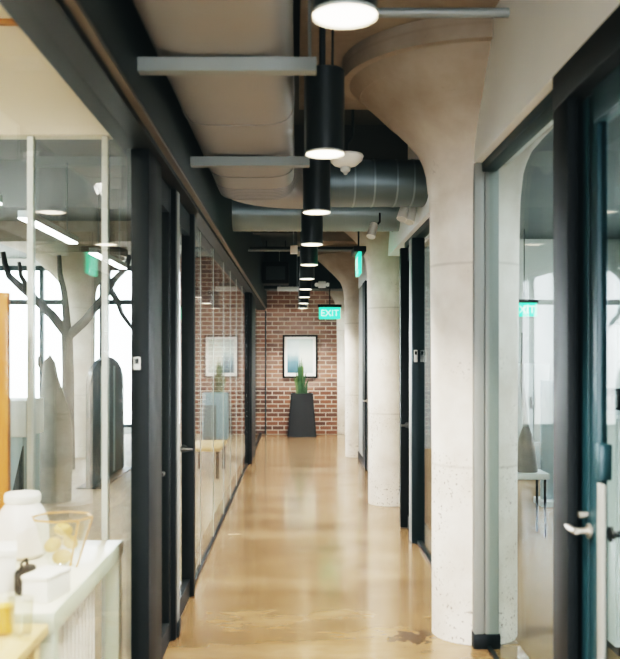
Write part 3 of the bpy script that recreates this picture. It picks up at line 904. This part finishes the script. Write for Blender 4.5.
rim = [(gx + 0.117 * math.cos(2 * PI * i / 8), gy + 0.117 * math.sin(2 * PI * i / 8), TZ + 0.201) for i in range(9)]
MB().tube(rim, 0.004, 8).build('rim', M_COPPER, t)
mb = MB()
for i in (7, 0):
    a = 2 * PI * i / 8
    mb.tube([(gx + 0.057 * math.cos(a), gy + 0.057 * math.sin(a), TZ + 0.004), (gx + 0.119 * math.cos(a), gy + 0.119 * math.sin(a), TZ + 0.20)], 0.004, 8)
mb.build('seam', M_COPPER, t)
for i, (dx, dy, dz, r) in enumerate([(0.0, 0.0, 0.045, 0.036), (-0.030, -0.02, 0.095, 0.034), (0.030, 0.01, 0.100, 0.033), (-0.004, 0.03, 0.145, 0.032), (0.02, -0.03, 0.155, 0.030)]):
    a = i * 1.1
    ax = Vector((math.cos(a), math.sin(a) * 0.6, 0.2)).normalized()
    c = Vector((gx + dx, gy + dy, TZ + dz))
    pts = [c + ax * s * r * 1.1 for s in (-1, -0.8, -0.4, 0, 0.4, 0.8, 1)]
    tag(MB().tube(pts, [r * q for q in (0.1, 0.5, 0.75, 0.82, 0.75, 0.5, 0.1)], 16).build('bread_roll', M_BREAD),
        ['golden bread roll at the bottom of the glass bowl', 'golden bread roll at the left middle of the glass bowl', 'golden bread roll at the right middle of the glass bowl',
         'golden bread roll at the back top of the glass bowl', 'golden bread roll at the front top of the glass bowl'][i], 'bread roll', 'bread rolls in the glass bowl')


def carton(x, y, w, d, h, rz, m, label, z=TZ):
    t = thing('carton', (x, y, z), label, 'box')
    mb = MB().box(-w / 2, w / 2, -d / 2, d / 2, 0, h * 0.82, 0.004)
    bmesh.ops.translate(mb.bm, verts=mb.bm.verts, vec=Vector((x, y, z)))
    mb.build('box_body', m, t)
    mb = MB().box(-w / 2 - 0.003, w / 2 + 0.003, -d / 2 - 0.003, d / 2 + 0.003, h * 0.821, h, 0.004)
    bmesh.ops.translate(mb.bm, verts=mb.bm.verts, vec=Vector((x, y, z)))
    mb.build('lid', m, t)
    t.rotation_euler.z = rz
    return t


carton(-1.07, 3.22, 0.13, 0.16, 0.15, 0.3, M_PAPER, 'taller white box at the left edge on the pale green table')
carton(-0.858, 3.10, 0.095, 0.16, 0.09, -0.25, M_PAPER, 'low white box at the right edge of the pale green table')
t = thing('camera_case', (-0.95, 3.16, TZ), 'small black case between two white boxes on the pale green table', 'case')
MB().box(-0.975, -0.925, 3.10, 3.22, TZ, TZ + 0.09, 0.014).build('case_body', M_BLACK, t)
MB().tube([(-0.955, 3.12, TZ + 0.088), (-0.955, 3.13, TZ + 0.11), (-0.955, 3.19, TZ + 0.11), (-0.955, 3.20, TZ + 0.088)], 0.005, 8).build('carry_handle', M_BLACK, t)


def tumbler(x, y, drink, label):
    z = 0.70
    t = thing('tumbler', (x, y, z), label, 'glass', 'tumblers on the wooden table')
    MB().lathe([(0.030, z), (0.031, z + 0.003), (0.038, z + 0.12), (0.0355, z + 0.12), (0.029, z + 0.008), (0.001, z + 0.007)], (x, y, 0), 28, cap=False).build('glass_wall', M_JARGLASS, t)
    if drink:
        MB().lathe([(0.028, z + 0.009), (0.0335, z + 0.088)], (x, y, 0), 28).build('drink', M_AMBER, t)
    return t


tumbler(-0.893, 2.75, True, 'tumbler of amber drink at the left edge of the wooden table')
tumbler(-0.83, 2.72, False, 'empty clear tumbler right of the amber drink')
t = thing('wooden_board', (-1.6, 3.98, 0), 'orange framed wooden board upright at the left picture edge', 'board')
MB().box(-1.34, -1.258, 3.93, 3.97, 0.72, 1.83, 0.004).build('stile', M_ORANGE, t)
MB().box(-2.10, -1.341, 3.93, 3.97, 1.75, 1.83, 0.004).build('rail', M_ORANGE, t)
MB().box(-2.18, -2.10, 3.93, 3.97, 0.72, 1.83, 0.004).build('stile', M_ORANGE, t)
MB().box(-2.10, -1.341, 3.945, 3.955, 0.72, 1.75).build('panel', M_WOOD, t)
t = thing('ceiling_vent', (-1.10, 4.15, 2.94), 'small dark vent on the cream bulkhead beside the left frame', 'vent')
MB().box(-1.16, -1.03, 4.14, 4.158, 2.94, 3.005, 0.002).build('frame', M_LHEAD, t)
MB().box(-1.15, -1.04, 4.135, 4.14, 2.95, 2.995).build('grille', M_BLACK, t)

# ------------------------------------------------------------------ open office behind the left glass
# arch-topped screen standing parallel to the corridor
t = thing('arched_screen', (-2.40, 11.4, 0), 'dark navy arch-topped freestanding screen behind the near left glass', 'screen')
pts = [(10.4, 0.02), (12.45, 0.02)]
n = 20
for k in range(n + 1):
    a = k / n * PI
    pts.append((11.425 + 1.025 * math.cos(a), 1.12 + 0.42 * math.sin(a) ** 0.8))
MB().prism(pts, 'X', -2.43, -2.38).build('panel', M_NAVY, t)
for y in (11.0, 11.75):
    MB().box(-2.379, -2.370, y - 0.05, y + 0.05, 0.05, 1.42).build('slot', M_BLUE, t)
MB().box(-2.55, -2.25, 10.45, 12.4, 0, 0.02).build('foot', M_BLACK, t)


# tapered concrete figure with two prongs
c = P(55, 356, 9.6)
t = thing('tapered_figure', (c.x, 9.6, 0), 'tapered speckled grey concrete form with two small prongs on top behind the left glass', 'sculpture')
rings = []
for z, r, dx in ((0, 0.17, 0.0), (0.3, 0.18, 0.0), (0.75, 0.185, 0.0), (0.95, 0.165, -0.01), (1.15, 0.12, -0.03), (1.32, 0.085, -0.05), (1.42, 0.075, -0.06), (1.48, 0.065, -0.06), (1.53, 0.03, -0.06)):
    rings.append([Vector((c.x + dx + r * math.cos(2 * PI * i / 32), 9.6 + r * math.sin(2 * PI * i / 32), z)) for i in range(32)])
MB().loft(rings).build('body', M_FIG, t)
MB().tube([(c.x - 0.12, 9.6, 1.40), (c.x - 0.165, 9.6, 1.46), (c.x - 0.17, 9.6, 1.55)], [0.03, 0.022, 0.014], 12).build('prong', M_FIG, t)
MB().tube([(c.x - 0.06, 9.6, 1.50), (c.x - 0.05, 9.6, 1.56)], [0.03, 0.016], 12).build('prong', M_FIG, t)

# bare tree
YT = 12.3
t = thing('bare_tree', P(66, 480, YT) * 1.0, 'bare grey tree with dark forked branches behind the near left glass', 'tree')
b0 = P(68, 470, YT); t.location = (b0.x, YT, 0)


def Q(x, y):
    return P(x, y, YT)


MB().tube([(Q(68, 400).x, YT, 0), Q(68, 420), Q(68, 370), Q(67, 335), Q(66, 322)], [0.10, 0.085, 0.08, 0.075, 0.06], 14).build('trunk', M_BARK, t)
for pts, r in (([(67, 334), (52, 315), (38, 302), (22, 288), (9, 276), (5, 264), (3, 252)], 0.068), ([(38, 302), (28, 288), (21, 276), (19, 262)], 0.045), ([(67, 330), (66, 312), (64, 292), (60, 274), (59, 255)], 0.055),
               ([(68, 336), (84, 322), (98, 304), (108, 292), (114, 280), (126, 268), (130, 255)], 0.068), ([(110, 289), (118, 302), (122, 314), (132, 328)], 0.045),
               ([(110, 289), (108, 276), (112, 262)], 0.045)):
    n = len(pts)
    MB().tube([Q(*p) for p in pts], [r * (1 - 0.6 * i / n) for i in range(n)], 12).build('branch', M_BARK, t)

t = thing('reception_counter', (-3.3, 8.6, 0), 'white and pale blue counter behind the glass at the left picture edge', 'counter')
MB().box(-4.2, -2.49, 8.3, 8.9, 0.80, 1.14, 0.01).build('upper_panel', M_WHITE, t)
MB().box(-4.2, -2.53, 8.33, 8.9, 0.06, 0.799, 0.005).build('lower_panel', M_BLUE, t)
MB().box(-4.2, -2.56, 8.38, 8.9, 0, 0.06).build('plinth', M_BLACK, t)
MB().prism([(-2.52, 0.0), (-2.68, 0.0), (-2.52, 0.72)], 'Y', 8.29, 8.329).build('bracket', M_NAVY, t)


t = thing('pale_pedestal', (-1.5, 16.8, 0), 'pale blue upright cabinet with a dark inset panel behind the long left glass', 'cabinet')
MB().box(-1.73, -1.27, 16.6, 17.0, 0.0, 0.87, 0.008).build('carcass', M_BLUE, t)
MB().box(-1.71, -1.47, 16.58, 16.599, 0.0, 0.64, 0.004).build('inset_panel', M_GREY, t)
t = thing('low_bench', (-1.15, 12.0, 0), 'low wooden bench standing behind the long left glass', 'bench')
MB().box(-1.36, -0.95, 11.3, 12.4, 0.35, 0.39, 0.005).build('seat', M_WOOD, t)
for (x, y) in ((-1.32, 11.36), (-0.99, 11.36), (-1.32, 12.34), (-0.99, 12.34)):
    MB().box(x - 0.02, x + 0.02, y - 0.02, y + 0.02, 0, 0.349).build('leg', M_BLACK, t)


def strip(x0, y0, x1, y1, z, label):
    t = thing('linear_light', ((x0 + x1) / 2, (y0 + y1) / 2, z), label, 'linear light', 'white linear lights in the left office')
    d = Vector((x1 - x0, y1 - y0, 0)).normalized(); s = Vector((-d.y, d.x, 0)) * 0.05
    a, b = Vector((x0, y0, z)), Vector((x1, y1, z))
    MB().loft([[a - s, a + s, a + s + Vector((0, 0, .06)), a - s + Vector((0, 0, .06))], [b - s, b + s, b + s + Vector((0, 0, .06)), b - s + Vector((0, 0, .06))]]).build('housing', M_LGREY, t)
    u = Vector((0, 0, -0.012))
    MB().loft([[a - s * .9 + u, a + s * .9 + u, a + s * .9, a - s * .9], [b - s * .9 + u, b + s * .9 + u, b + s * .9, b - s * .9]]).build('diffuser', M_STRIP, t)
    for f in (0.15, 0.85):
        q = a.lerp(b, f)
        MB().tube([q + Vector((0, 0, .06)), (q.x, q.y, 3.498)], 0.005, 6).build('hanger_rod', M_STRUT, t)


strip(-2.3, 7.6, -2.3, 9.3, 2.72, 'white linear light hanging second nearest behind the left glass')
strip(-2.3, 10.2, -2.3, 12.0, 2.72, 'white linear light hanging farther back behind the left glass')
strip(-2.3, 5.2, -2.3, 6.9, 2.72, 'white linear light hanging nearest behind the left glass')
strip(-4.2, 10.2, -4.2, 12.0, 2.72, 'white linear light hanging deeper in the left office')

# ------------------------------------------------------------------ room behind the right glass
t = thing('grey_cabinet', (2.55, 11.3, 0), 'pale grey two-door cabinet behind the right glass', 'cabinet')
MB().box(2.75, 3.15, 11.2, 11.75, 0.05, 1.45, 0.006).build('carcass', M_LGREY, t)
for x in (2.76, 2.955):
    dr = MB().box(x, x + 0.185, 11.18, 11.199, 0.5, 1.43, 0.004).build('door', M_LGREY, t)
    MB().box(x + 0.02 + (0.13 if x < 2.9 else 0), x + 0.035 + (0.13 if x < 2.9 else 0), 11.165, 11.18, 0.9, 1.05).build('handle', M_CHROME, dr)
MB().box(2.76, 3.14, 11.18, 11.199, 0.08, 0.48, 0.004).build('drawer', M_GREY, t)
MB().box(2.78, 3.12, 11.25, 11.7, 0, 0.05).build('plinth', M_BLACK, t)
t = thing('blue_screen', (2.68, 9.4, 0), 'pale blue upright divider panel behind the right glass', 'divider')
MB().box(2.55, 2.80, 9.35, 9.40, 0.06, 1.30, 0.006).build('panel', M_BLUE, t)
MB().box(2.52, 2.83, 9.2, 9.55, 0, 0.06, 0.004).build('foot', M_LGREY, t)
pb = P(526, 356, 7.8)
t = thing('floor_pole', (pb.x, 7.8, 0), 'slim bent grey pole on a tapered base behind the right glass', 'pole')
MB().lathe([(0.10, 0.55), (0.10, 0.58), (0.06, 0.85), (0.03, 0.93), (0.02, 0.95)], (pb.x, 7.8, 0), 20).build('shade_base', M_FIG, t)
MB().tube([(pb.x, 7.8, 0.94), (pb.x - 0.01, 7.8, 1.1), (pb.x - 0.03, 7.8, 1.3), (pb.x - 0.03, 7.8, 1.75)], [0.03, 0.025, 0.018, 0.012], 12).build('stem', M_GREY, t)
MB().box(pb.x - 0.16, pb.x + 0.16, 7.64, 7.96, 0.50, 0.55, 0.004).build('stand_top', M_LGREY, t)
for sx in (-1, 1):
    for sy in (-1, 1):
        MB().tube([(pb.x + sx * 0.13, 7.8 + sy * 0.13, 0), (pb.x + sx * 0.13, 7.8 + sy * 0.13, 0.5)], 0.012, 8).build('leg', M_BLACK, t)
t = thing('whiteboard', (1.95, 5.0, 0), 'bright whiteboard on a dark stand seen through the right door glass', 'whiteboard')
MB().box(1.70, 2.55, 5.0, 5.03, 1.37, 1.72, 0.004).build('board', M_PAPER, t)
MB().box(1.68, 2.57, 5.001, 5.05, 1.33, 1.369, 0.004).build('tray', M_BLACK, t)
for x in (1.80, 2.45):
    MB().box(x - 0.02, x + 0.02, 5.031, 5.06, 0.0, 1.6).build('leg', M_BLACK, t)
t = thing('side_cabinet', (2.1, 4.7, 0), 'pale cabinet with a small diamond mark seen through the right door glass', 'cabinet')
MB().box(1.63, 2.5, 4.6, 4.98, 0.06, 1.25, 0.006).build('carcass', M_LGREY, t)
MB().box(1.64, 2.05, 4.58, 4.598, 0.1, 1.23, 0.004).build('door', M_LGREY, t)
dr = MB().box(2.07, 2.49, 4.58, 4.598, 0.1, 1.23, 0.004).build('door', M_LGREY, t)
MB().prism([(1.74, 1.12), (1.78, 1.16), (1.82, 1.12), (1.78, 1.08)], 'Y', 4.572, 4.579).build('diamond_mark', M_GREY, t)
MB().box(1.66, 2.47, 4.63, 4.95, 0, 0.06).build('plinth', M_BLACK, t)

# ------------------------------------------------------------------ light
def area(name, loc, size, size_y, power, color, rot=(0, 0, 0)):
    l = bpy.data.lights.new(name, 'AREA'); l.shape = 'RECTANGLE'; l.size = size; l.size_y = size_y; l.energy = power; l.color = color
    o = bpy.data.objects.new(name, l); COL.objects.link(o); o.location = loc; o.rotation_euler = rot
    return o


for k in range(10):
    l = bpy.data.lights.new('pendant_lamp', 'SPOT'); l.energy = 80; l.color = (1, 0.90, 0.76); l.spot_size = math.radians(120); l.spot_blend = 0.8; l.shadow_soft_size = 0.07
    o = bpy.data.objects.new('pendant_lamp', l); COL.objects.link(o); o.location = (PX, 2.37 + 1.62 * k, PZ - 0.03)
def fill_spot(name, loc, power, color):  # unseen fill light for the side rooms, no fixture modelled
    l = bpy.data.lights.new(name, 'SPOT'); l.energy = power; l.color = color
    l.spot_size = math.radians(165); l.spot_blend = 0.6; l.shadow_soft_size = 0.05
    o = bpy.data.objects.new(name, l); COL.objects.link(o); o.location = loc


for x, y in ((-1.7, 0.6), (-1.7, 2.6), (-3.4, 1.6)):
    fill_spot('meeting_room_fill', (x, y, 3.0), 70, (1, 0.91, 0.78))  # unseen spots added to brighten the cream bulkhead
for x, y in ((-2.9, 7), (-2.9, 11), (-5.5, 9), (-5.5, 14)):
    fill_spot('office_fill', (x, y, 3.2), 35, (0.95, 1, 1))  # unseen fill added to the office, apart from its linear lights
fill_spot('right_room_fill', (2.3, 3.4, 3.2), 45, (0.95, 1, 1))  # unseen spot added to lift the whiteboard
for y in (5, 9, 13):
    fill_spot('right_room_fill', (3.2, y, 3.2), 25, (0.95, 1, 1))  # unseen fill added along the rest of the right room

w = bpy.data.worlds.new('sky'); sc.world = w; w.use_nodes = True
bg = w.node_tree.nodes['Background']
bg.inputs['Color'].default_value = (0.93, 0.97, 1.0, 1)
bg.inputs['Strength'].default_value = 7.5
wt = w.node_tree
wc = wt.nodes.new('ShaderNodeTexCoord')
ws = wt.nodes.new('ShaderNodeSeparateXYZ'); wt.links.new(wc.outputs['Generated'], ws.inputs[0])
wr = ramp(wt, ws.outputs['Z'], [(0.04, (0.62, 0.60, 0.56)), (0.10, (0.97, 0.98, 1.0)), (1.0, (0.80, 0.90, 1.0))])
wm = wt.nodes.new('ShaderNodeMapRange'); wm.inputs['From Min'].default_value = -0.1; wm.inputs['From Max'].default_value = 1.0
wt.links.new(ws.outputs['Z'], wm.inputs['Value']); wt.links.new(wm.outputs[0], wr.inputs['Fac'])
wt.links.new(wr.outputs['Color'], bg.inputs['Color'])

# ------------------------------------------------------------------ camera
cam = bpy.data.cameras.new('camera')
co = bpy.data.objects.new('camera', cam); COL.objects.link(co)
co.location = (0, 0, H); co.rotation_euler = (PI / 2, 0, 0)
cam.sensor_fit = 'HORIZONTAL'; cam.sensor_width = 36; cam.lens = F / 620 * 36
cam.shift_x = (310 - CX) / 620; cam.shift_y = (CY - 329.5) / 620
cam.clip_start = 0.05
cam.dof.use_dof = True; cam.dof.focus_distance = 8.5; cam.dof.aperture_fstop = 3.2
sc.camera = co

# ------------------------------------------------------------------ film look
vs = sc.view_settings
vs.view_transform = 'Filmic'
vs.look = 'Very High Contrast'
vs.exposure = 1.55
sc.cycles.use_denoising = True
sc.cycles.transparent_max_bounces = 24
sc.cycles.max_bounces = 10
sc.cycles.diffuse_bounces = 5
sc.cycles.glossy_bounces = 5

vs.use_curve_mapping = True
cm = vs.curve_mapping
cm.black_level = (-0.0024, -0.0036, -0.0037)
cm.white_level = (1.03, 1.0, 0.95)
cm.update()
